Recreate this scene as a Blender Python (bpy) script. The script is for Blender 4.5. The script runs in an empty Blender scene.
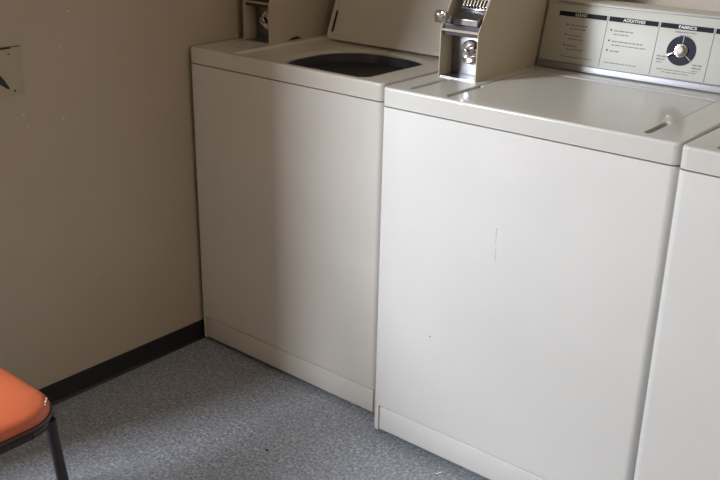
import bpy, bmesh, math, random
from mathutils import Vector, Matrix
random.seed(4)
S = bpy.context.scene
COL = S.collection
PI = math.pi

# ------------------------------------------------------------------ materials
def new_mat(name):
    m = bpy.data.materials.new(name); m.use_nodes = True
    nt = m.node_tree; b = nt.nodes['Principled BSDF']
    return m, nt, b

def simple(name, col, rough=.5, metal=0., coat=0., bump=0., bscale=60., mottling=0., mscale=4.):
    m, nt, b = new_mat(name)
    b.inputs['Base Color'].default_value = (*col, 1)
    b.inputs['Roughness'].default_value = rough
    b.inputs['Metallic'].default_value = metal
    b.inputs['Coat Weight'].default_value = coat
    b.inputs['Coat Roughness'].default_value = .06
    tc = nt.nodes.new('ShaderNodeTexCoord')
    if mottling:
        n = nt.nodes.new('ShaderNodeTexNoise'); n.inputs['Scale'].default_value = mscale; n.inputs['Detail'].default_value = 5
        r = nt.nodes.new('ShaderNodeValToRGB')
        r.color_ramp.elements[0].position = .3; r.color_ramp.elements[1].position = .7
        r.color_ramp.elements[0].color = tuple(c*(1-mottling) for c in col) + (1,)
        r.color_ramp.elements[1].color = tuple(min(1, c*(1+mottling*.5)) for c in col) + (1,)
        nt.links.new(tc.outputs['Object'], n.inputs['Vector'])
        nt.links.new(n.outputs['Fac'], r.inputs['Fac']); nt.links.new(r.outputs['Color'], b.inputs['Base Color'])
    if bump:
        n = nt.nodes.new('ShaderNodeTexNoise'); n.inputs['Scale'].default_value = bscale; n.inputs['Detail'].default_value = 3
        bp = nt.nodes.new('ShaderNodeBump'); bp.inputs['Strength'].default_value = bump; bp.inputs['Distance'].default_value = .002
        nt.links.new(tc.outputs['Object'], n.inputs['Vector'])
        nt.links.new(n.outputs['Fac'], bp.inputs['Height']); nt.links.new(bp.outputs['Normal'], b.inputs['Normal'])
    return m

ENAMEL_NEW = simple('enamel_cream', (.66, .65, .625), .38, coat=.25, bump=.04, bscale=120, mottling=.03)
ENAMEL_OLD = simple('enamel_cream_aged', (.63, .60, .55), .34, coat=.25, bump=.04, bscale=120, mottling=.04)
DECK_NEW = simple('deck_enamel', (.585, .575, .535), .2, coat=.25, bump=.02, bscale=60, mottling=.03)
DECK_OLD = simple('deck_enamel_aged', (.60, .56, .495), .25, coat=.2, bump=.02, bscale=60, mottling=.04)
CONSOLE = simple('console_paint', (.46, .44, .36), .45, coat=0, bump=.03, bscale=200)
FACE = simple('console_face', (.47, .465, .415), .5, mottling=.03)
BOXPAINT = simple('coin_box_paint', (.44, .38, .28), .45, bump=.06, bscale=220, mottling=.04)
CHROME = simple('chrome', (.78, .78, .80), .12, metal=1)
STEEL = simple('brushed_steel', (.36, .36, .38), .3, metal=1, mottling=.2, mscale=40)
DSTEEL = simple('dark_steel', (.10, .10, .11), .35, metal=1)
ALU = simple('aluminium_trim', (.30, .30, .32), .5, metal=.8)
DARK = simple('dark_gap', (.012, .011, .012), .6)
BLACK = simple('black_print', (.012, .012, .018), .6)
BLACK.node_tree.nodes['Principled BSDF'].inputs['Specular IOR Level'].default_value = .12
DIAL = simple('dial_black', (.015, .015, .028), .55)
DIAL.node_tree.nodes['Principled BSDF'].inputs['Specular IOR Level'].default_value = .15
WHITE = simple('white_print', (.75, .75, .74), .5)
GREYINK = simple('grey_print', (.20, .19, .17), .6)
GASKET = simple('tub_ring_plastic', (.018, .018, .03), .4)
TUB = simple('tub_porcelain', (.75, .74, .74), .35, mottling=.15, mscale=12)
SCRATCH = simple('scratched_enamel', (.45, .44, .42), .6)
FOOT = simple('rubber_foot', (.02, .02, .02), .8)
BASE = simple('vinyl_baseboard', (.012, .012, .013), .38, bump=.05, bscale=30)
ORANGE = simple('orange_vinyl', (.55, .13, .055), .42, bump=.25, bscale=420, mottling=.08, mscale=9)
PIPING = simple('dark_piping', (.05, .03, .028), .4)
FRAMEM = simple('chair_frame_metal', (.035, .026, .032), .35, metal=.3)
FOAM = simple('torn_foam', (.72, .66, .50), .9)
CEIL = simple('ceiling_paint', (.50, .42, .31), .9)
WOODW = simple('window_paint', (.7, .68, .62), .5)
PAPER = simple('paper', (.85, .85, .85), .9)
OLDPAINT = simple('plate_paint', (.40, .35, .25), .55, bump=.2, bscale=40)

def wall_mat():
    m, nt, b = new_mat('wall_paint')
    b.inputs['Roughness'].default_value = .42
    tc = nt.nodes.new('ShaderNodeTexCoord')
    n = nt.nodes.new('ShaderNodeTexNoise'); n.inputs['Scale'].default_value = 2.2; n.inputs['Detail'].default_value = 6
    r = nt.nodes.new('ShaderNodeValToRGB')
    r.color_ramp.elements[0].position = .3; r.color_ramp.elements[1].position = .72
    r.color_ramp.elements[0].color = (.40, .335, .262, 1); r.color_ramp.elements[1].color = (.445, .372, .295, 1)
    nt.links.new(tc.outputs['Object'], n.inputs['Vector']); nt.links.new(n.outputs['Fac'], r.inputs['Fac'])
    cur = r.outputs['Color']
    # chipped paint specks and scuffs, each at its own place on the wall
    n2 = nt.nodes.new('ShaderNodeTexNoise'); n2.inputs['Scale'].default_value = 90; n2.inputs['Detail'].default_value = 3
    nt.links.new(tc.outputs['Object'], n2.inputs['Vector'])
    specks = [(-.3154, 1.0365, .006), (-.347, .9554, .005), (-.293, .9587, .004), (-.3565, .7767, .006), (-.464, .8035, .005),
              (-.349, 1.054, .004), (-.457, .7748, .004), (-.188, .9053, .003), (-.526, .7707, .003), (-.33, 1.046, .003),
              (-.18, .60, .004), (-.30, .33, .005), (-.42, .31, .004), (-.12, .42, .003), (-.25, .50, .003)]
    total = None
    for y, z, rad in specks:
        d = nt.nodes.new('ShaderNodeVectorMath'); d.operation = 'DISTANCE'
        d.inputs[1].default_value = (-.745, y, z); nt.links.new(tc.outputs['Object'], d.inputs[0])
        a = nt.nodes.new('ShaderNodeMath'); a.operation = 'MULTIPLY_ADD'
        a.inputs[1].default_value = rad*1.3; nt.links.new(n2.outputs['Fac'], a.inputs[0]); nt.links.new(d.outputs['Value'], a.inputs[2])
        l = nt.nodes.new('ShaderNodeMath'); l.operation = 'LESS_THAN'; l.inputs[1].default_value = rad*1.15
        nt.links.new(a.outputs[0], l.inputs[0])
        if total is None: total = l.outputs[0]
        else:
            mx = nt.nodes.new('ShaderNodeMath'); mx.operation = 'MAXIMUM'
            nt.links.new(total, mx.inputs[0]); nt.links.new(l.outputs[0], mx.inputs[1]); total = mx.outputs[0]
    mix = nt.nodes.new('ShaderNodeMix'); mix.data_type = 'RGBA'
    k = nt.nodes.new('ShaderNodeMath'); k.operation = 'MULTIPLY'; k.inputs[1].default_value = .85
    nt.links.new(total, k.inputs[0]); nt.links.new(k.outputs[0], mix.inputs['Factor'])
    nt.links.new(cur, mix.inputs['A']); mix.inputs['B'].default_value = (.62, .56, .46, 1)
    nt.links.new(mix.outputs['Result'], b.inputs['Base Color'])
    n3 = nt.nodes.new('ShaderNodeTexNoise'); n3.inputs['Scale'].default_value = 35; n3.inputs['Detail'].default_value = 4
    bp = nt.nodes.new('ShaderNodeBump'); bp.inputs['Strength'].default_value = .22; bp.inputs['Distance'].default_value = .004
    nt.links.new(tc.outputs['Object'], n3.inputs['Vector']); nt.links.new(n3.outputs['Fac'], bp.inputs['Height'])
    nt.links.new(bp.outputs['Normal'], b.inputs['Normal'])
    return m
WALL = wall_mat()

def floor_mat():
    m, nt, b = new_mat('speckled_vinyl_floor')
    b.inputs['Roughness'].default_value = .42
    tc = nt.nodes.new('ShaderNodeTexCoord')
    n = nt.nodes.new('ShaderNodeTexNoise'); n.inputs['Scale'].default_value = 135; n.inputs['Detail'].default_value = 4; n.inputs['Roughness'].default_value = .65
    nt.links.new(tc.outputs['Object'], n.inputs['Vector'])
    r = nt.nodes.new('ShaderNodeValToRGB'); cr = r.color_ramp
    cr.elements[0].position = .33; cr.elements[0].color = (.07, .075, .087, 1)
    cr.elements[1].position = .68; cr.elements[1].color = (.50, .53, .57, 1)
    e = cr.elements.new(.45); e.color = (.165, .177, .20, 1)
    e = cr.elements.new(.56); e.color = (.265, .285, .315, 1)
    nt.links.new(n.outputs['Fac'], r.inputs['Fac'])
    v = nt.nodes.new('ShaderNodeTexVoronoi'); v.inputs['Scale'].default_value = 190
    nt.links.new(tc.outputs['Object'], v.inputs['Vector'])
    r2 = nt.nodes.new('ShaderNodeValToRGB'); r2.color_ramp.interpolation = 'CONSTANT'
    r2.color_ramp.elements[0].color = (.13, .14, .16, 1); r2.color_ramp.elements[1].position = .8; r2.color_ramp.elements[1].color = (.46, .48, .50, 1)
    e = r2.color_ramp.elements.new(.35); e.color = (.25, .265, .295, 1)
    nt.links.new(v.outputs['Color'], r2.inputs['Fac'])
    mix = nt.nodes.new('ShaderNodeMix'); mix.data_type = 'RGBA'; mix.inputs['Factor'].default_value = .4
    nt.links.new(r.outputs['Color'], mix.inputs['A']); nt.links.new(r2.outputs['Color'], mix.inputs['B'])
    n4 = nt.nodes.new('ShaderNodeTexNoise'); n4.inputs['Scale'].default_value = 3; n4.inputs['Detail'].default_value = 5
    nt.links.new(tc.outputs['Object'], n4.inputs['Vector'])
    r4 = nt.nodes.new('ShaderNodeMapRange'); r4.inputs['To Min'].default_value = 1.02; r4.inputs['To Max'].default_value = 1.42
    nt.links.new(n4.outputs['Fac'], r4.inputs['Value'])
    mul = nt.nodes.new('ShaderNodeMix'); mul.data_type = 'RGBA'; mul.blend_type = 'MULTIPLY'; mul.inputs['Factor'].default_value = 1
    nt.links.new(mix.outputs['Result'], mul.inputs['A']); nt.links.new(r4.outputs['Result'], mul.inputs['B'])
    # one dark dropped-gum mark
    d = nt.nodes.new('ShaderNodeVectorMath'); d.operation = 'DISTANCE'; d.inputs[1].default_value = (-.157, -.242, 0)
    nt.links.new(tc.outputs['Object'], d.inputs[0])
    l = nt.nodes.new('ShaderNodeMath'); l.operation = 'LESS_THAN'; l.inputs[1].default_value = .005
    nt.links.new(d.outputs['Value'], l.inputs[0])
    fin = nt.nodes.new('ShaderNodeMix'); fin.data_type = 'RGBA'; nt.links.new(l.outputs[0], fin.inputs['Factor'])
    nt.links.new(mul.outputs['Result'], fin.inputs['A']); fin.inputs['B'].default_value = (.03, .03, .03, 1)
    nt.links.new(fin.outputs['Result'], b.inputs['Base Color'])
    return m
FLOOR = floor_mat()

# ------------------------------------------------------------------ helpers
def link(name, me, mat, parent=None, smooth=True):
    o = bpy.data.objects.new(name, me); COL.objects.link(o)
    if mat: me.materials.append(mat)
    if parent: o.parent = parent
    if smooth:
        for p in me.polygons: p.use_smooth = True
        try: me.set_sharp_from_angle(angle=math.radians(38))
        except Exception: pass
    return o

def obj(name, bm, mat, parent=None, smooth=True):
    bmesh.ops.recalc_face_normals(bm, faces=bm.faces)
    me = bpy.data.meshes.new(name); bm.to_mesh(me); bm.free()
    return link(name, me, mat, parent, smooth)

def box_into(bm, x0, x1, y0, y1, z0, z1, r=0, seg=3, M=None):
    t = bmesh.new(); bmesh.ops.create_cube(t, size=1)
    for v in t.verts:
        v.co = Vector(((x0+x1)/2+v.co.x*(x1-x0), (y0+y1)/2+v.co.y*(y1-y0), (z0+z1)/2+v.co.z*(z1-z0)))
    if r: bmesh.ops.bevel(t, geom=t.edges[:], offset=r, segments=seg, profile=.5, affect='EDGES')
    merge(bm, t, M)

def merge(bm, t, M=None):
    if M is not None: bmesh.ops.transform(t, matrix=M, verts=t.verts[:])
    me = bpy.data.meshes.new('tmp'); t.to_mesh(me); t.free(); bm.from_mesh(me); bpy.data.meshes.remove(me)

def bx(*a, **k):
    bm = bmesh.new(); box_into(bm, *a, **k); return bm

def prism_into(bm, pts, axis, a, b):
    """polygon pts extruded along axis (0 x, 2 z) from a to b"""
    def P(p, h): return Vector((h, p[0], p[1])) if axis == 0 else (Vector((p[0], h, p[1])) if axis == 1 else Vector((p[0], p[1], h)))
    lo = [bm.verts.new(P(p, a)) for p in pts]; hi = [bm.verts.new(P(p, b)) for p in pts]
    n = len(pts)
    bm.faces.new(lo); bm.faces.new(hi)
    for i in range(n): bm.faces.new((lo[i], lo[(i+1) % n], hi[(i+1) % n], hi[i]))

def rrect(x0, x1, y0, y1, r, seg=8):
    pts = []
    for cx, cy, a0 in ((x1-r, y1-r, 0), (x0+r, y1-r, 90), (x0+r, y0+r, 180), (x1-r, y0+r, 270)):
        for i in range(seg+1):
            a = math.radians(a0+90*i/seg); pts.append((cx+r*math.cos(a), cy+r*math.sin(a)))
    return pts

def loft(bm, loops, cap0=True, cap1=True):
    vs = [[bm.verts.new(p) for p in L] for L in loops]
    for A, B in zip(vs, vs[1:]):
        n = len(A)
        for i in range(n): bm.faces.new((A[i], A[(i+1) % n], B[(i+1) % n], B[i]))
    if cap0: bm.faces.new(vs[0])
    if cap1: bm.faces.new(vs[-1])

def cyl_into(bm, p, q, r, seg=24, r2=None, bev=0):
    p, q = Vector(p), Vector(q); d = q-p
    t = bmesh.new(); bmesh.ops.create_cone(t, cap_ends=True, segments=seg, radius1=r, radius2=r if r2 is None else r2, depth=d.length)
    if bev:
        es = [e for e in t.edges if len(e.link_faces) == 2 and any(len(f.verts) > 4 for f in e.link_faces)]
        bmesh.ops.bevel(t, geom=es, offset=bev, segments=3, profile=.5, affect='EDGES')
    M = Matrix.Translation((p+q)/2) @ d.to_track_quat('Z', 'Y').to_matrix().to_4x4()
    merge(bm, t, M)

def tube_into(bm, pts, r, seg=14):
    """round tube along a polyline with smooth corners (Catmull-Rom)"""
    P = [Vector(p) for p in pts]; path = []
    for i in range(len(P)-1):
        a = P[max(i-1, 0)]; b = P[i]; c = P[i+1]; d = P[min(i+2, len(P)-1)]
        for k in range(6):
            t = k/6
            path.append(.5*((2*b)+(c-a)*t+(2*a-5*b+4*c-d)*t*t+(3*b-3*c+d-a)*t**3))
    path.append(P[-1])
    loops = []; up = None
    for i, p in enumerate(path):
        d = (path[min(i+1, len(path)-1)]-path[max(i-1, 0)]).normalized()
        if up is None: up = Vector((0, 0, 1)) if abs(d.z) < .9 else Vector((1, 0, 0))
        s = d.cross(up).normalized(); up = s.cross(d).normalized()
        loops.append([p+r*(math.cos(2*PI*j/seg)*s+math.sin(2*PI*j/seg)*up) for j in range(seg)])
    loft(bm, loops)

def boolean(o, cutter_bms, op='DIFFERENCE'):
    """cut shapes out of a mesh object; result is baked into its mesh"""
    tmp = []
    for cb in cutter_bms:
        bmesh.ops.recalc_face_normals(cb, faces=cb.faces)
        me = bpy.data.meshes.new('cut'); cb.to_mesh(me); cb.free()
        c = bpy.data.objects.new('cut', me); COL.objects.link(c); tmp.append(c)
        c.parent = o.parent
        md = o.modifiers.new('b', 'BOOLEAN'); md.operation = op; md.solver = 'EXACT'; md.object = c
    bpy.context.view_layer.update()
    dg = bpy.context.evaluated_depsgraph_get()
    me = bpy.data.meshes.new_from_object(o.evaluated_get(dg))
    old = o.data; o.modifiers.clear(); o.data = me; bpy.data.meshes.remove(old)
    for c in tmp:
        m = c.data; bpy.data.objects.remove(c); bpy.data.meshes.remove(m)
    for p in me.polygons: p.use_smooth = True
    me.set_sharp_from_angle(angle=math.radians(38))
    wn = o.modifiers.new('wn', 'WEIGHTED_NORMAL'); wn.keep_sharp = True; wn.weight = 100

def text_mesh(name, body, size, mat, parent, loc, thick=.0001, align='CENTER', sx=1.):
    cu = bpy.data.curves.new(name, 'FONT'); cu.body = body; cu.size = size; cu.extrude = thick
    cu.align_x = align; cu.align_y = 'CENTER'; cu.offset = size*.012
    t = bpy.data.objects.new(name, cu); COL.objects.link(t)
    bpy.context.view_layer.update()
    me = bpy.data.meshes.new_from_object(t.evaluated_get(bpy.context.evaluated_depsgraph_get()))
    bpy.data.objects.remove(t); bpy.data.curves.remove(cu)
    o = link(name, me, mat, parent, smooth=False); o.location = loc; o.scale = (sx, 1, 1)
    return o

def tag(o, label, cat, group=None):
    o['label'] = label; o['category'] = cat
    if group: o['group'] = group
    return o

def struct(name, bm, mat):
    o = obj(name, bm, mat, smooth=False); o['kind'] = 'structure'; return o

# ------------------------------------------------------------------ room
XL, XR, YF, YB, ZC = -.746, 4.2, -2.5, .665, 2.7
XO, YE = -2.9, -1.30                      # the room widens to the left past the end of the partition wall
WX0, WX1, WZ0, WZ1 = -1.54, -1.03, 1.40, 2.55
struct('floor', bx(XO-.1, XR+.1, YF-.1, YB+.1, -.06, 0), FLOOR)
struct('ceiling', bx(XO-.1, XR+.1, YF-.1, YB+.1, ZC, ZC+.06), CEIL)
struct('wall_back', bx(XL-.1, XR+.1, YB, YB+.1, 0, ZC), WALL)
struct('wall_right', bx(XR, XR+.1, YF, YB, 0, ZC), WALL)
struct('wall_left', bx(XL-.1, XL, YE, YB, 0, ZC), WALL)
struct('wall_return', bx(XO, XL-.1, YE, YE+.1, 0, ZC), WALL)
struct('wall_far_left', bx(XO-.1, XO, YF, YE+.1, 0, ZC), WALL)
bm = bmesh.new()
box_into(bm, XO-.1, WX0, YF-.1, YF, 0, ZC); box_into(bm, WX1, XR+.1, YF-.1, YF, 0, ZC)
box_into(bm, WX0, WX1, YF-.1, YF, 0, WZ0); box_into(bm, WX0, WX1, YF-.1, YF, WZ1, ZC)
struct('wall_front', bm, WALL)
bm = bmesh.new()
xm = (WX0+WX1)/2
for a in ((WX0, WX0+.04, WZ0, WZ1), (WX1-.04, WX1, WZ0, WZ1), (WX0, WX1, WZ0, WZ0+.04), (WX0, WX1, WZ1-.04, WZ1), (xm-.015, xm+.015, WZ0, WZ1)):
    box_into(bm, a[0], a[1], YF-.09, YF-.05, a[2], a[3])
struct('window_1', bm, WOODW)

def baseboard(name, loops, a, b, axis):
    bm = bmesh.new(); prism_into(bm, loops, axis, a, b)
    o = struct(name, bm, BASE); return o
bh = .0616
# cove baseboard: thin sheet with a small foot curving onto the floor
prof = [(XL, 0), (XL+.008, 0), (XL+.0075, .002), (XL+.004, .006), (XL+.003, .012), (XL+.003, bh-.001), (XL+.0015, bh), (XL, bh)]
baseboard('baseboard_left', prof, YE, YB, 1)
prof = [(YB, 0), (YB-.008, 0), (YB-.0075, .002), (YB-.004, .006), (YB-.003, .012), (YB-.003, bh-.001), (YB-.0015, bh), (YB, bh)]
baseboard('baseboard_back', prof, XL, XR, 0)

# ------------------------------------------------------------------ washing machine
W, D, H = .690, .60, .9145
ZS, ZT, ZB = .8705, .093, .020
KS = .23; NS = math.hypot(1, KS); TH = math.atan2(1, KS)      # console slant
LX0, LX1, LY0, LY1 = .152, .617, .019, .404                   # lid opening in the deck

def vbevel(bm, r, seg=6):
    es = [e for e in bm.edges if abs(e.verts[0].co.z-e.verts[1].co.z) > .01]
    bmesh.ops.bevel(bm, geom=es, offset=r, segments=seg, profile=.5, affect='EDGES')
def tbevel(bm, r, z, seg=4):
    es = [e for e in bm.edges if abs(e.verts[0].co.z-z) < 1e-5 and abs(e.verts[1].co.z-z) < 1e-5]
    bmesh.ops.bevel(bm, geom=es, offset=r, segments=seg, profile=.5, affect='EDGES')

def make_washer(label, loc, rz, tilt, enamel, deck, lid_open, footz, full=True):
    root = bpy.data.objects.new('washing_machine', None); COL.objects.link(root)
    root.empty_display_size = .2
    root.location = loc; root.rotation_euler = (0, -tilt, rz)
    tag(root, label, 'washing machine', 'coin-operated washing machines along the back wall')
    # cabinet: wrap-around shell with an opening for the toe panel
    bm = bx(0, W, 0, D, ZB, ZS-.0015); vbevel(bm, .017, 7)
    cab = obj('cabinet', bm, enamel, root)
    boolean(cab, [bx(.020, W-.004, -.02, .006, -.02, ZT)])
    # toe panel
    bm = bmesh.new(); box_into(bm, .0225, W-.0065, .0012, .0055, ZB+.003, ZT-.0035, r=.0015, seg=3)
    obj('toe_panel', bm, enamel, root)
    # dark rail seen in the seam under the top
    obj('seam_gasket', bx(.006, W-.006, .006, D-.006, ZS-.002, ZS+.0022), DARK, root, smooth=False)
    # levelling feet
    for fx in (.06, W-.06):
        for fy in (.05, D-.06):
            bm = bmesh.new(); cyl_into(bm, (fx, fy, footz), (fx, fy, footz+.010), .02, 20, bev=.002); cyl_into(bm, (fx, fy, footz+.009), (fx, fy, ZB+.004), .006, 12)
            obj('levelling_foot', bm, FOOT, root)
    # top cover
    bm = bx(0, W, 0, D, ZS+.0015, H); vbevel(bm, .017, 7); tbevel(bm, .0055, H, 5)
    top = obj('top_cover', bm, deck, root)
    cuts = []
    c = bmesh.new(); prism_into(c, rrect(LX0, LX1, LY0, LY1, .022), 2, (H-.024) if not lid_open else ZS-.1, H+.05); cuts.append(c)
    c = bmesh.new(); prism_into(c, rrect(.0545, .0705, .026, .176, .0075, 5), 2, H-.016, H+.05); cuts.append(c)
    boolean(top, cuts)
    if lid_open:
        # enamelled well sloping down to the round tub mouth
        hx, hy, hr = .445, .186, .150
        outer = rrect(LX0, LX1, LY0, LY1, .022, 12)
        inner = rrect(.270, .6155, .030, .362, .140, 12)
        def ring(fac, z): return [Vector((o_[0]+(i_[0]-o_[0])*fac, o_[1]+(i_[1]-o_[1])*fac, z)) for o_, i_ in zip(outer, inner)]
        def shrink(d, z): return [Vector((x, y, z)) for x, y in rrect(.270+d, .6155-d, .030+d, .362-d, .140-d, 12)]
        bm = bmesh.new()
        zs_ = [(0, H-.0012), (.01, H-.004), (.04, H-.0055), (.12, H-.0065), (.45, H-.0075), (.8, H-.009), (.93, H-.010), (.985, H-.0125), (1, H-.016), (1.0, H-.020)]
        loft(bm, [ring(f, z) for f, z in zs_], cap0=False, cap1=False)
        o = obj('lid_well', bm, deck, root)
        md = o.modifiers.new('s', 'SOLIDIFY'); md.thickness = .001; md.offset = 1
        def circ(r, z, m=64): return [Vector((hx+r*math.cos(2*PI*j/m), hy+r*math.sin(2*PI*j/m), z)) for j in range(m)]
        bm = bmesh.new(); loft(bm, [shrink(-.002, H-.0202), shrink(.001, H-.0195), shrink(.003, H-.023), shrink(.005, H-.040), shrink(.008, H-.046), shrink(.004, H-.048)], False, False)
        tr = obj('tub_ring', bm, GASKET, root)
        bm = bmesh.new(); loft(bm, [shrink(.007, H-.0485), shrink(.030, H-.053), shrink(.075, H-.062), shrink(.095, H-.075), shrink(.090, H-.10), shrink(.04, H-.2), shrink(.04, H-.5), shrink(.06, H-.54)], False, True)
        tb = obj('wash_basket', bm, TUB, root)
        bm = bmesh.new()
        def acirc(r, z, amp=0, m=48): return [Vector((hx+(r+amp*math.cos(4*2*PI*j/m))*math.cos(2*PI*j/m), hy+(r+amp*math.cos(4*2*PI*j/m))*math.sin(2*PI*j/m), z)) for j in range(m)]
        loft(bm, [acirc(.125, H-.52, .02), acirc(.10, H-.49, .02), acirc(.055, H-.44, .012), acirc(.045, H-.30, .006), acirc(.04, H-.23), acirc(.03, H-.215), acirc(.01, H-.212)])
        obj('agitator', bm, TUB, root)
    # lid: pressed slab with turned-down hem and two finger notches
    g = .0025
    lx0, lx1, ly0, ly1 = LX0+g, LX1-g, LY0+g, LY1-g
    def lid_mesh():
        bm = bmesh.new()
        w = lx1-lx0; d = ly1-ly0
        def R(i, z, r): return [Vector((x, y, z)) for x, y in rrect(lx0+i, lx1-i, ly0+i, ly1-i, max(r-i, .004), 8)]
        # origin frame: same as washer, z relative to H
        loops = [R(.0155, -.006, .02), R(.014, -.011, .02), R(.002, -.0112, .02), R(.0003, -.010, .02), R(0, -.003, .02), R(.0007, -.001, .02), R(.0026, 0, .02)]
        loft(bm, loops)
        return bm
    lid = obj('lid', lid_mesh(), deck, root)
    def notch(x0, x1, y0, y1):
        c = bmesh.new(); prism_into(c, rrect(x0, x1, y0, y1, min(.0055, (x1-x0)*.49), 5), 2, -.05, .05); return c
    boolean_local(lid, [notch(lx0-.008, lx0+.013, .0235, .168), notch(lx1-.013, lx1+.008, .032, .140)])
    if lid_open:
        # hinge line at the back edge of the opening; swung up and leaning back
        ang = math.radians(112)
        hinge = Vector((.016, LY1-.014, H-.004))
        M = Matrix.Translation(hinge) @ Matrix.Rotation(-ang, 4, 'X') @ Matrix.Translation(Vector((0, -(ly1), 0)))
        lid.matrix_basis = M
        bm = bmesh.new()
        for sx in (lx0+.015, ):
            box_into(bm, sx, sx+.004, ly1-.085, ly1-.022, -.0125, -.0065, r=.0012)
        bm2 = obj('lid_bumper', bm, DARK, lid)
    else:
        lid.location = (0, 0, H-.0006)
    # ---------------- console (child frame: x along, y up the slant, z out of the face)
    CX0, CX1 = .1215, W-.014
    CH = .1655
    yb = .463+KS*(CH/NS); zb_ = CH/NS
    # body in washer frame
    bm = bmesh.new()
    n_ = Vector((0, -1, KS)).normalized()
    pr = [(.4665, 0), (.463+KS*(.158/NS)+.0035, .158/NS), (yb+.001, zb_+.0005), (yb+.006, zb_+.003), (.566, zb_+.004), (.572, zb_-.002), (.580, 0)]
    prism_into(bm, [(y, H+.0006+z) for y, z in pr], 0, CX0, CX1)
    con = obj('console', bm, CONSOLE, root); con.location = (.012, 0, 0)
    bev = con.modifiers.new('bev', 'BEVEL'); bev.width = .0015; bev.segments = 2
    Mface = Matrix.Translation((0, .463, H)) @ Matrix.Rotation(TH, 4, 'X')
    def onface(o):
        o.matrix_basis = Mface @ o.matrix_basis; return o
    # painted face sheet and aluminium mouldings
    bm = bmesh.new(); box_into(bm, CX0+.006, CX1-.006, .018, .156, -.003, -.0008, r=.0006, seg=2)
    onface(obj('face_panel', bm, FACE, con))
    bm = bmesh.new(); box_into(bm, CX0+.001, CX1-.001, .002, .018, -.004, .0012, r=.0018, seg=3)
    box_into(bm, CX0+.001, CX1-.001, .0185, .0205, -.003, .0005, r=.0006, seg=2)
    onface(obj('bottom_moulding', bm, ALU, con))
    bm = bmesh.new(); box_into(bm, CX0+.03, CX1-.004, CH-.0035, CH-.0005, -.004, .0022, r=.001, seg=2)
    onface(obj('top_moulding', bm, ALU, con))
    if full:
        bars = [(.1590, .2845, 'LOAD'), (.2910, .4125, 'ADDITIVES'), (.4185, .5408, 'FABRICS'), (.5464, .664, '')]
        for i, (a, b, s) in enumerate(bars):
            bm = bx(a, b, .1305, .1417, -.001, .0000); onface(obj('header_bar', bm, BLACK, con, False))
            if s:
                t = text_mesh('lettering', s, .0098, WHITE, con, ((a+b)/2+(.002 if i else -.004), .1358, .0002), sx=1.15); onface(t)
            if i < 3:
                x = b+.003
                bm = bx(x-.0007, x+.0007, .022, .1417, -.001, -.0002); onface(obj('divider_line', bm, GREYINK, con, False))
        # bulleted small print
        def words(bm, x, y, L, h=.0028):
            while L > .004:
                w = min(L, random.uniform(.005, .015)); box_into(bm, x, x+w, y-h/2, y+h/2, -.001, -.0004); x += w+.0022; L -= w+.0022
        for px, rows in ((.180, ((.1105, .050, .044), (.0857, .034, .040), (.061, .026, .044))), (.2945, ((.1098, .050, .043), (.0849, .078, .090), (.062, .022, 0)))):
            for y, l1, l2 in rows:
                bm = bmesh.new(); cyl_into(bm, (px+.0065, y+.001, -.001), (px+.0065, y+.001, -.0003), .0021, 12)
                onface(obj('bullet', bm, BLACK, con, False))
                bm = bmesh.new(); words(bm, px+.014, y, l1)
                if l2: words(bm, px+.014, y-.0085, l2, .0024)
                onface(obj('small_print', bm, GREYINK, con, False))
            bm = bmesh.new(); words(bm, px+.004, .034, .082, .0022); onface(obj('small_print', bm, GREYINK, con, False))
        onface(text_mesh('small_print', 'PERMANENT PRESS', .0052, GREYINK, con, (.4795, .1245, -.0003), .0001, sx=1.1))
        bm = bmesh.new(); words(bm, .467, .1178, .026, .002); onface(obj('small_print', bm, GREYINK, con, False))
        for cx, cy in ((.4245, .066), (.5105, .0555)):
            bm = bmesh.new(); words(bm, cx, cy, .022, .0032); words(bm, cx, cy-.0068, .020, .0032); words(bm, cx+.001, cy-.0135, .018, .002)
            onface(obj('small_print', bm, GREYINK, con, False))
        bm = bmesh.new(); words(bm, .430, .0375, .092, .002); words(bm, .443, .0315, .062, .002); onface(obj('small_print', bm, GREYINK, con, False))
        # fabric dial
        dc = (.4785, .0835)
        bm = bmesh.new(); cyl_into(bm, (*dc, -.001), (*dc, .0006), .0335, 64)
        onface(obj('dial_plate', bm, DIAL, con))
        for a in (90, -38):
            bm = bmesh.new()
            t = bx(.017, .0335, -.0004, .0004, .0006, .0009); merge(bm, t, Matrix.Translation((*dc, 0)) @ Matrix.Rotation(math.radians(a), 4, 'Z'))
            onface(obj('dial_mark', bm, WHITE, con, False))
        bm = bmesh.new(); cyl_into(bm, (*dc, .0006), (*dc, .014), .0125, 40, .0115, bev=.0015); cyl_into(bm, (*dc, .0135), (*dc, .0152), .0085, 32, .008)
        cyl_into(bm, (*dc, .0006), (*dc, .004), .0165, 40, .0150, bev=.001)
        onface(obj('dial_knob', bm, CHROME, con))
        bm = bmesh.new(); merge(bm, bx(.010, .0315, -.0022, .0022, .002, .007, r=.001), Matrix.Translation((*dc, 0)) @ Matrix.Rotation(math.radians(206), 4, 'Z'))
        onface(obj('dial_pointer', bm, CHROME, con))
    # ---------------- coin box
    bx0, bx1 = .0195, .1235
    t_ = .0022
    A = [(.187, H), (.187, H+.1105), (.190, H+.116), (.298, H+.292), (.310, H+.298), (.545, H+.298), (.556, H+.286), (.556, H)]
    bm = bmesh.new()
    prism_into(bm, A, 0, bx0, bx0+t_); prism_into(bm, A, 0, bx1-t_, bx1)
    box_into(bm, bx0+t_, bx1-t_, .312, .545, H+.2955, H+.298); box_into(bm, bx0+t_, bx1-t_, .553, .556, H, H+.29)
    box_into(bm, bx0+t_, bx1-t_, .1885, .1905, H+.1075, H+.1125)        # cross rail
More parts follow.
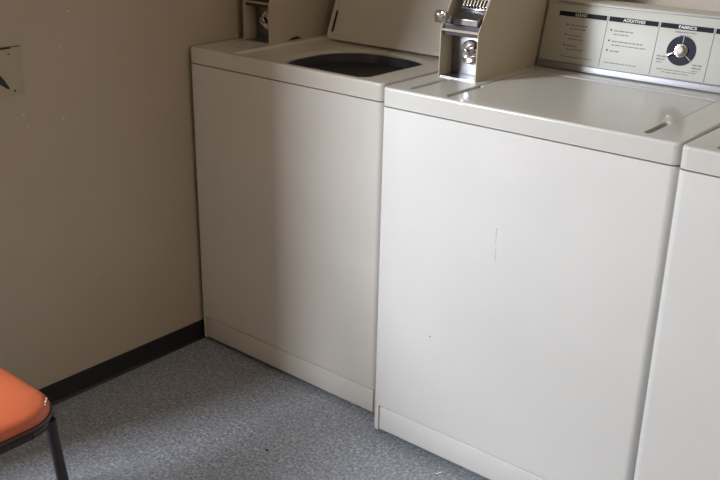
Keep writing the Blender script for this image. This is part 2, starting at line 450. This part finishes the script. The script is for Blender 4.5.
    cb = obj('coin_box', bm, BOXPAINT, root, smooth=False); cb.location = (.006, 0, 0)
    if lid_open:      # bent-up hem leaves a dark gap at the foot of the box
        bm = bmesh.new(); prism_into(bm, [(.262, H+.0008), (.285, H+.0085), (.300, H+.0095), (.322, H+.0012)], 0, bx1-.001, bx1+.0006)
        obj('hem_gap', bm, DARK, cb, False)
    # slanted upper front skin above the slide
    bm = bmesh.new()
    d = Vector((0, .108, .176)).normalized()
    def SL(s, out=0):   # point up the slanted front
        return Vector((0, .190, H+.116)) + d*s + Vector((0, -d.z, d.y))*out
    bm = bmesh.new()
    P = [SL(.115, -.001), SL(.206, -.001), SL(.206, -.003), SL(.115, -.003)]
    prism_into(bm, [(p.y, p.z) for p in P], 0, bx0+t_, bx1-t_)
    obj('front_skin', bm, BOXPAINT, cb)
    # lower recess: steel back plate, sill, dished escutcheon with lock
    obj('vault_door', bx(bx0+t_+.0005, bx1-t_-.0005, .236, .239, H+.003, H+.100, r=.0008, seg=2), STEEL, cb)
    obj('vault_sill', bx(bx0+t_+.0005, bx1-t_-.0005, .1885, .2355, H+.0005, H+.0025), STEEL, cb, False)
    lx, lz = .0775, H+.0575
    bm = bmesh.new()
    m = 40
    def rc(r, y): return [Vector((lx+r*math.cos(2*PI*j/m), y, lz+r*math.sin(2*PI*j/m))) for j in range(m)]
    loft(bm, [rc(.029, .2355), rc(.0285, .2325), rc(.0265, .2315), rc(.023, .2335), rc(.014, .2350)], False, True)
    obj('lock_escutcheon', bm, CHROME, cb)
    bm = bmesh.new(); cyl_into(bm, (lx, .235, lz), (lx, .205, lz), .0115, 32, .0105, bev=.0012)
    lk = obj('lock_cylinder', bm, CHROME, cb)
    bm = bmesh.new(); cyl_into(bm, (lx, .2052, lz), (lx, .2040, lz), .0055, 20)
    obj('keyway', bm, STEEL, cb)
    for sx_, sz_ in ((lx-.030, H+.090), (lx+.034, H+.014)):
        bm = bmesh.new(); cyl_into(bm, (sx_, .2358, sz_), (sx_, .2335, sz_), .0035, 14, bev=.0008); obj('screw', bm, CHROME, cb)
    # coin slide housing, slide, ribbed coin plate and push handle
    bm = bmesh.new(); box_into(bm, bx0+t_+.001, bx1-t_-.001, .198, .40, H+.113, H+.123, r=.001, seg=2)
    box_into(bm, bx0+t_+.001, bx1-t_-.001, .196, .199, H+.098, H+.121)
    obj('slide_housing', bm, DSTEEL, cb, False)
    bm = bmesh.new()
    prism_into(bm, [(.188, H+.1245), (.188, H+.139), (.236, H+.158), (.30, H+.158), (.30, H+.1245)], 0, .052, .118)
    sl = obj('coin_slide', bm, STEEL, cb)
    bv = sl.modifiers.new('bev', 'BEVEL'); bv.width = .0015; bv.segments = 2
    bm = bmesh.new()
    Mx = Matrix.Translation(Vector((0, .226, H+.157))) @ Matrix.Rotation(math.atan2(d.z, d.y), 4, 'X')
    box_into(bm, .046, .1205, 0, .090, -.004, 0, r=.001, seg=2, M=Mx)
    for k in range(8):
        xx = .0515+.0088*k
        box_into(bm, xx, xx+.0045, .006, .090, 0, .005, r=.0015, seg=2, M=Mx)
    obj('coin_plate', bm, CHROME, cb)
    for k in range(7):
        bm = bmesh.new()
        xx = .0567+.0088*k
        box_into(bm, xx, xx+.0036, .002, .010, -.001, .0035, M=Mx)
        box_into(bm, xx+.0008, xx+.0028, .009, .017, -.001, .0022, M=Mx); box_into(bm, xx, xx+.0036, .016, .024, -.001, .0022, M=Mx)
        obj('coin_slot', bm, DARK, cb, False)
    bm = bmesh.new()
    box_into(bm, .034, .050, .155, .26, H+.1285, H+.142, r=.002)          # arm
    box_into(bm, .028, .056, .146, .160, H+.130, H+.158, r=.004)          # thumb plate
    cyl_into(bm, (.042, .137, H+.146), (.042, .148, H+.146), .0085, 24, .0105, bev=.0015)
    cyl_into(bm, (.030, .174, H+.137), (.056, .174, H+.137), .007, 20, bev=.001)
    obj('push_handle', bm, CHROME, cb)
    return root

def boolean_local(o, cutter_bms):
    p = o.parent; o.parent = None; m = o.matrix_basis.copy(); o.matrix_basis = Matrix()
    boolean(o, cutter_bms)
    o.parent = p; o.matrix_basis = m

w1 = make_washer('cream washing machine in the corner with its lid standing open', (-.7385, .0440, -.0064), .012, -.0029, ENAMEL_OLD, DECK_OLD, True, .0105)
w2 = make_washer('middle cream washing machine with closed lid and black dial on its console', (-.0067, -.0087, .0021), .0270, -.0045, ENAMEL_NEW, DECK_NEW, False, .001)
w3 = make_washer('cream washing machine at the right edge, only its front corner showing', (.6893, -.0015, -.0005), -.0035, .001, ENAMEL_NEW, DECK_NEW, False, .002)

# scratches and a dark nick on the middle machine's front
bm = bmesh.new()
for x, z, dx, dz in ((.3217, .653, .0012, .003), (.3215, .645, .0010, .002), (.3222, .634, .0005, .014), (.3240, .600, .0004, .012), (.3243, .586, .0004, .008)):
    box_into(bm, x-dx, x+dx, -.0003, .001, z-dz, z+dz)
sc = obj('scratch_mark', bm, SCRATCH, w2, False)
bm = bmesh.new(); cyl_into(bm, (.166, -.0004, .3405), (.166, .001, .3405), .0016, 12); obj('nick', bm, BLACK, w2, False)

# ------------------------------------------------------------------ chair
def make_chair():
    root = bpy.data.objects.new('chair', None); COL.objects.link(root); root.location = (-.265, -1.06, 0)
    tag(root, 'orange vinyl chair with dark metal frame by the left wall', 'chair')
    X0, X1, Y0, Y1 = -.215, .2145, -.2200, .2180
    def R(i, z, r=.075): return [Vector((x, y, z)) for x, y in rrect(X0+i, X1-i, Y0+i, Y1-i, max(r-i, .01), 12)]
    zt = .458
    bm = bmesh.new()
    loft(bm, [R(.006, zt-.030), R(.001, zt-.026), R(0, zt-.018), R(.002, zt-.010), R(.007, zt-.004), R(.015, zt-.0005), R(.035, zt+.003), R(.065, zt+.006, .09), R(.11, zt+.008, .13), R(.16, zt+.009, .17)])
    seat = obj('seat', bm, ORANGE, root)
    bm = bmesh.new()
    loft(bm, [R(.004, zt-.031), R(-.0030, zt-.029), R(-.0045, zt-.0255), R(-.003, zt-.022), R(.003, zt-.0205)], True, True)
    obj('piping', bm, PIPING, seat)
    bm = bmesh.new()
    for dx, dy, dz, s in ((-.036, -.0165, .000, .0022), (-.0275, -.0235, -.0005, .0026), (-.0215, -.0285, -.0015, .0018), (-.031, -.0205, .000, .0015)):
        t = bmesh.new(); bmesh.ops.create_icosphere(t, subdivisions=1, radius=s)
        for v in t.verts: v.co = v.co*random.uniform(.7, 1.25); v.co.z *= .5
        merge(bm, t, Matrix.Translation((X1+dx, Y1+dy, zt+dz)))
    obj('tear', bm, FOAM, seat, False)
    # tubular frame
    zf = zt-.041
    ring = [(x, y, zf) for x, y in rrect(X0+.012, X1-.010, Y0+.010, Y1-.010, .06, 3)]
    bm = bmesh.new(); tube_into(bm, ring+[ring[0]], .0095, 12)
    obj('seat_frame', bm, FRAMEM, root)
    for sx, sy, ox, oy in ((1, 1, .034, .012), (1, -1, .034, .012), (-1, 1, .05, .012), (-1, -1, .05, .012)):
        bm = bmesh.new()
        x = X1-.022 if sx > 0 else X0+.022; y = sy*(Y1-.022)
        tube_into(bm, [(x, y, zf+.004), (x+sx*.004, y+sy*.002, zf-.05), (x+sx*ox*.6, y+sy*oy*.6, .2), (x+sx*ox, y+sy*oy, .012)], .0105, 14)
        lg = obj('leg', bm, FRAMEM, root)
        bm = bmesh.new(); cyl_into(bm, (x+sx*ox, y+sy*oy, 0), (x+sx*ox*.99, y+sy*oy*.99, .025), .0135, 16, bev=.002)
        obj('foot_cap', bm, FOOT, lg)
    # backrest on two uprights
    for sy in (1, -1):
        bm = bmesh.new(); tube_into(bm, [(X0+.02, sy*.17, zf), (X0-.01, sy*.17, zf+.10), (X0-.03, sy*.17, .66), (X0-.045, sy*.17, .76)], .0095, 12)
        obj('back_upright', bm, FRAMEM, root)
    bm = bmesh.new()
    L = []
    for k, (ins, off) in enumerate(((.012, -.018), (.003, -.014), (0, -.004), (.004, .006), (.02, .012), (.06, .014))):
        L.append([Vector((X0-.032+off+.25*(.70-z)*.3+ .06*(y*y)/.04*.5, y, z)) for y, z in rrect(-.205+ins, .205-ins, .60+ins, .79-ins, .06-ins*.5, 8)])
    loft(bm, L)
    obj('backrest', bm, ORANGE, root)
    return root
make_chair()

# ------------------------------------------------------------------ wall plate, bracket, scrap
pl = bpy.data.objects.new('blank_wall_plate', None); COL.objects.link(pl); pl.location = (XL, -.490, .9125)
tag(pl, 'painted-over blank plate with dark chipped edges on the left wall', 'wall plate')
obj('plate', bx(0, .0022, -.036, .036, -.0575, .0565, r=.0009, seg=2), OLDPAINT, pl)
bm = bmesh.new(); box_into(bm, 0, .0030, -.034, .010, .0528, .0574); box_into(bm, 0, .0029, .012, .036, .0556, .0568)
obj('paint_chip', bm, DARK, pl, False)
for y_, z_, r_ in ((.004, .0405, .0020), (.0095, -.047, .0026)):
    bm = bmesh.new(); cyl_into(bm, (0, y_, z_), (.0031, y_, z_), r_, 10); obj('screw_hole', bm, DARK, pl, False)
bm = bmesh.new(); prism_into(bm, [(-.034, .008), (-.016, -.016), (-.002, -.040), (-.008, -.041), (-.022, -.030), (-.034, -.022)], 0, 0, .0029)
obj('paint_chip', bm, DARK, pl, False)

br = bpy.data.objects.new('pipe_stub', None); COL.objects.link(br); br.location = (.512, YB, 1.074)
tag(br, 'small dull metal pipe end on the wall above the middle console', 'pipe')
bm = bmesh.new(); cyl_into(bm, (0, -.022, .004), (0, -.022, ZC-1.074), .0055, 16, bev=.001)
obj('pipe', bm, STEEL, br)
bm = bmesh.new(); box_into(bm, -.012, .012, -.028, .002, .05, .06, r=.001)
obj('clip', bm, STEEL, br)

bm = bmesh.new()
t = bx(-.0016, .0016, -.009, .009, 0, .0010); merge(bm, t, Matrix.Translation((.226, -.030, .0002)) @ Matrix.Rotation(-.35, 4, 'Z'))
sc1 = obj('paper_scrap', bm, PAPER, None, False); tag(sc1, 'tiny white paper sliver on the floor beside the middle machine', 'scrap')

# ------------------------------------------------------------------ light
sun = bpy.data.lights.new('window_daylight', 'AREA'); sun.shape = 'RECTANGLE'
sun.size = WX1-WX0-.04; sun.size_y = WZ1-WZ0-.04
sun.energy = 176; sun.color = (.845, .905, 1.0)
lo = bpy.data.objects.new('window_daylight', sun); COL.objects.link(lo)
lo.location = (xm, YF-.045, (WZ0+WZ1)/2); lo.rotation_euler = (PI/2, 0, 0)
fill_light = bpy.data.lights.new('warm_fill_light', 'AREA'); fill_light.shape = 'RECTANGLE'; fill_light.size = 1.0; fill_light.size_y = 1.6
fill_light.energy = 22; fill_light.color = (1.0, .86, .70)  # unseen warm fill added to brighten the left wall; no doorway built here
lm = bpy.data.objects.new('warm_fill_light', fill_light); COL.objects.link(lm); lm.location = (XR-.05, -1.3, 1.5); lm.rotation_euler = (0, PI/2, 0)
w = bpy.data.worlds.new('World'); S.world = w; w.use_nodes = True
w.node_tree.nodes['Background'].inputs['Color'].default_value = (.75, .87, 1, 1)
w.node_tree.nodes['Background'].inputs['Strength'].default_value = 1.0

# ------------------------------------------------------------------ camera
Rv = Vector((0.76099041, 0.64854935, 0.01665325)); Uv = Vector((-0.25063054, 0.27021298, 0.92960706)); Fv = Vector((-0.59839613, 0.71159587, -0.36817576))
cam = bpy.data.cameras.new('camera'); co = bpy.data.objects.new('camera', cam); COL.objects.link(co)
M = Matrix((Rv, Uv, -Fv)).transposed().to_4x4(); M.translation = Vector((1.2924, -1.6145, 1.3616))
co.matrix_world = M
cam.sensor_width = 36; cam.sensor_fit = 'HORIZONTAL'; cam.lens = 926.53/720*36
cam.clip_start = .02
S.camera = co
S.view_settings.view_transform = 'Standard'; S.view_settings.look = 'None'; S.view_settings.gamma = 1
S.view_settings.use_curve_mapping = False
S.view_settings.exposure = 0.0
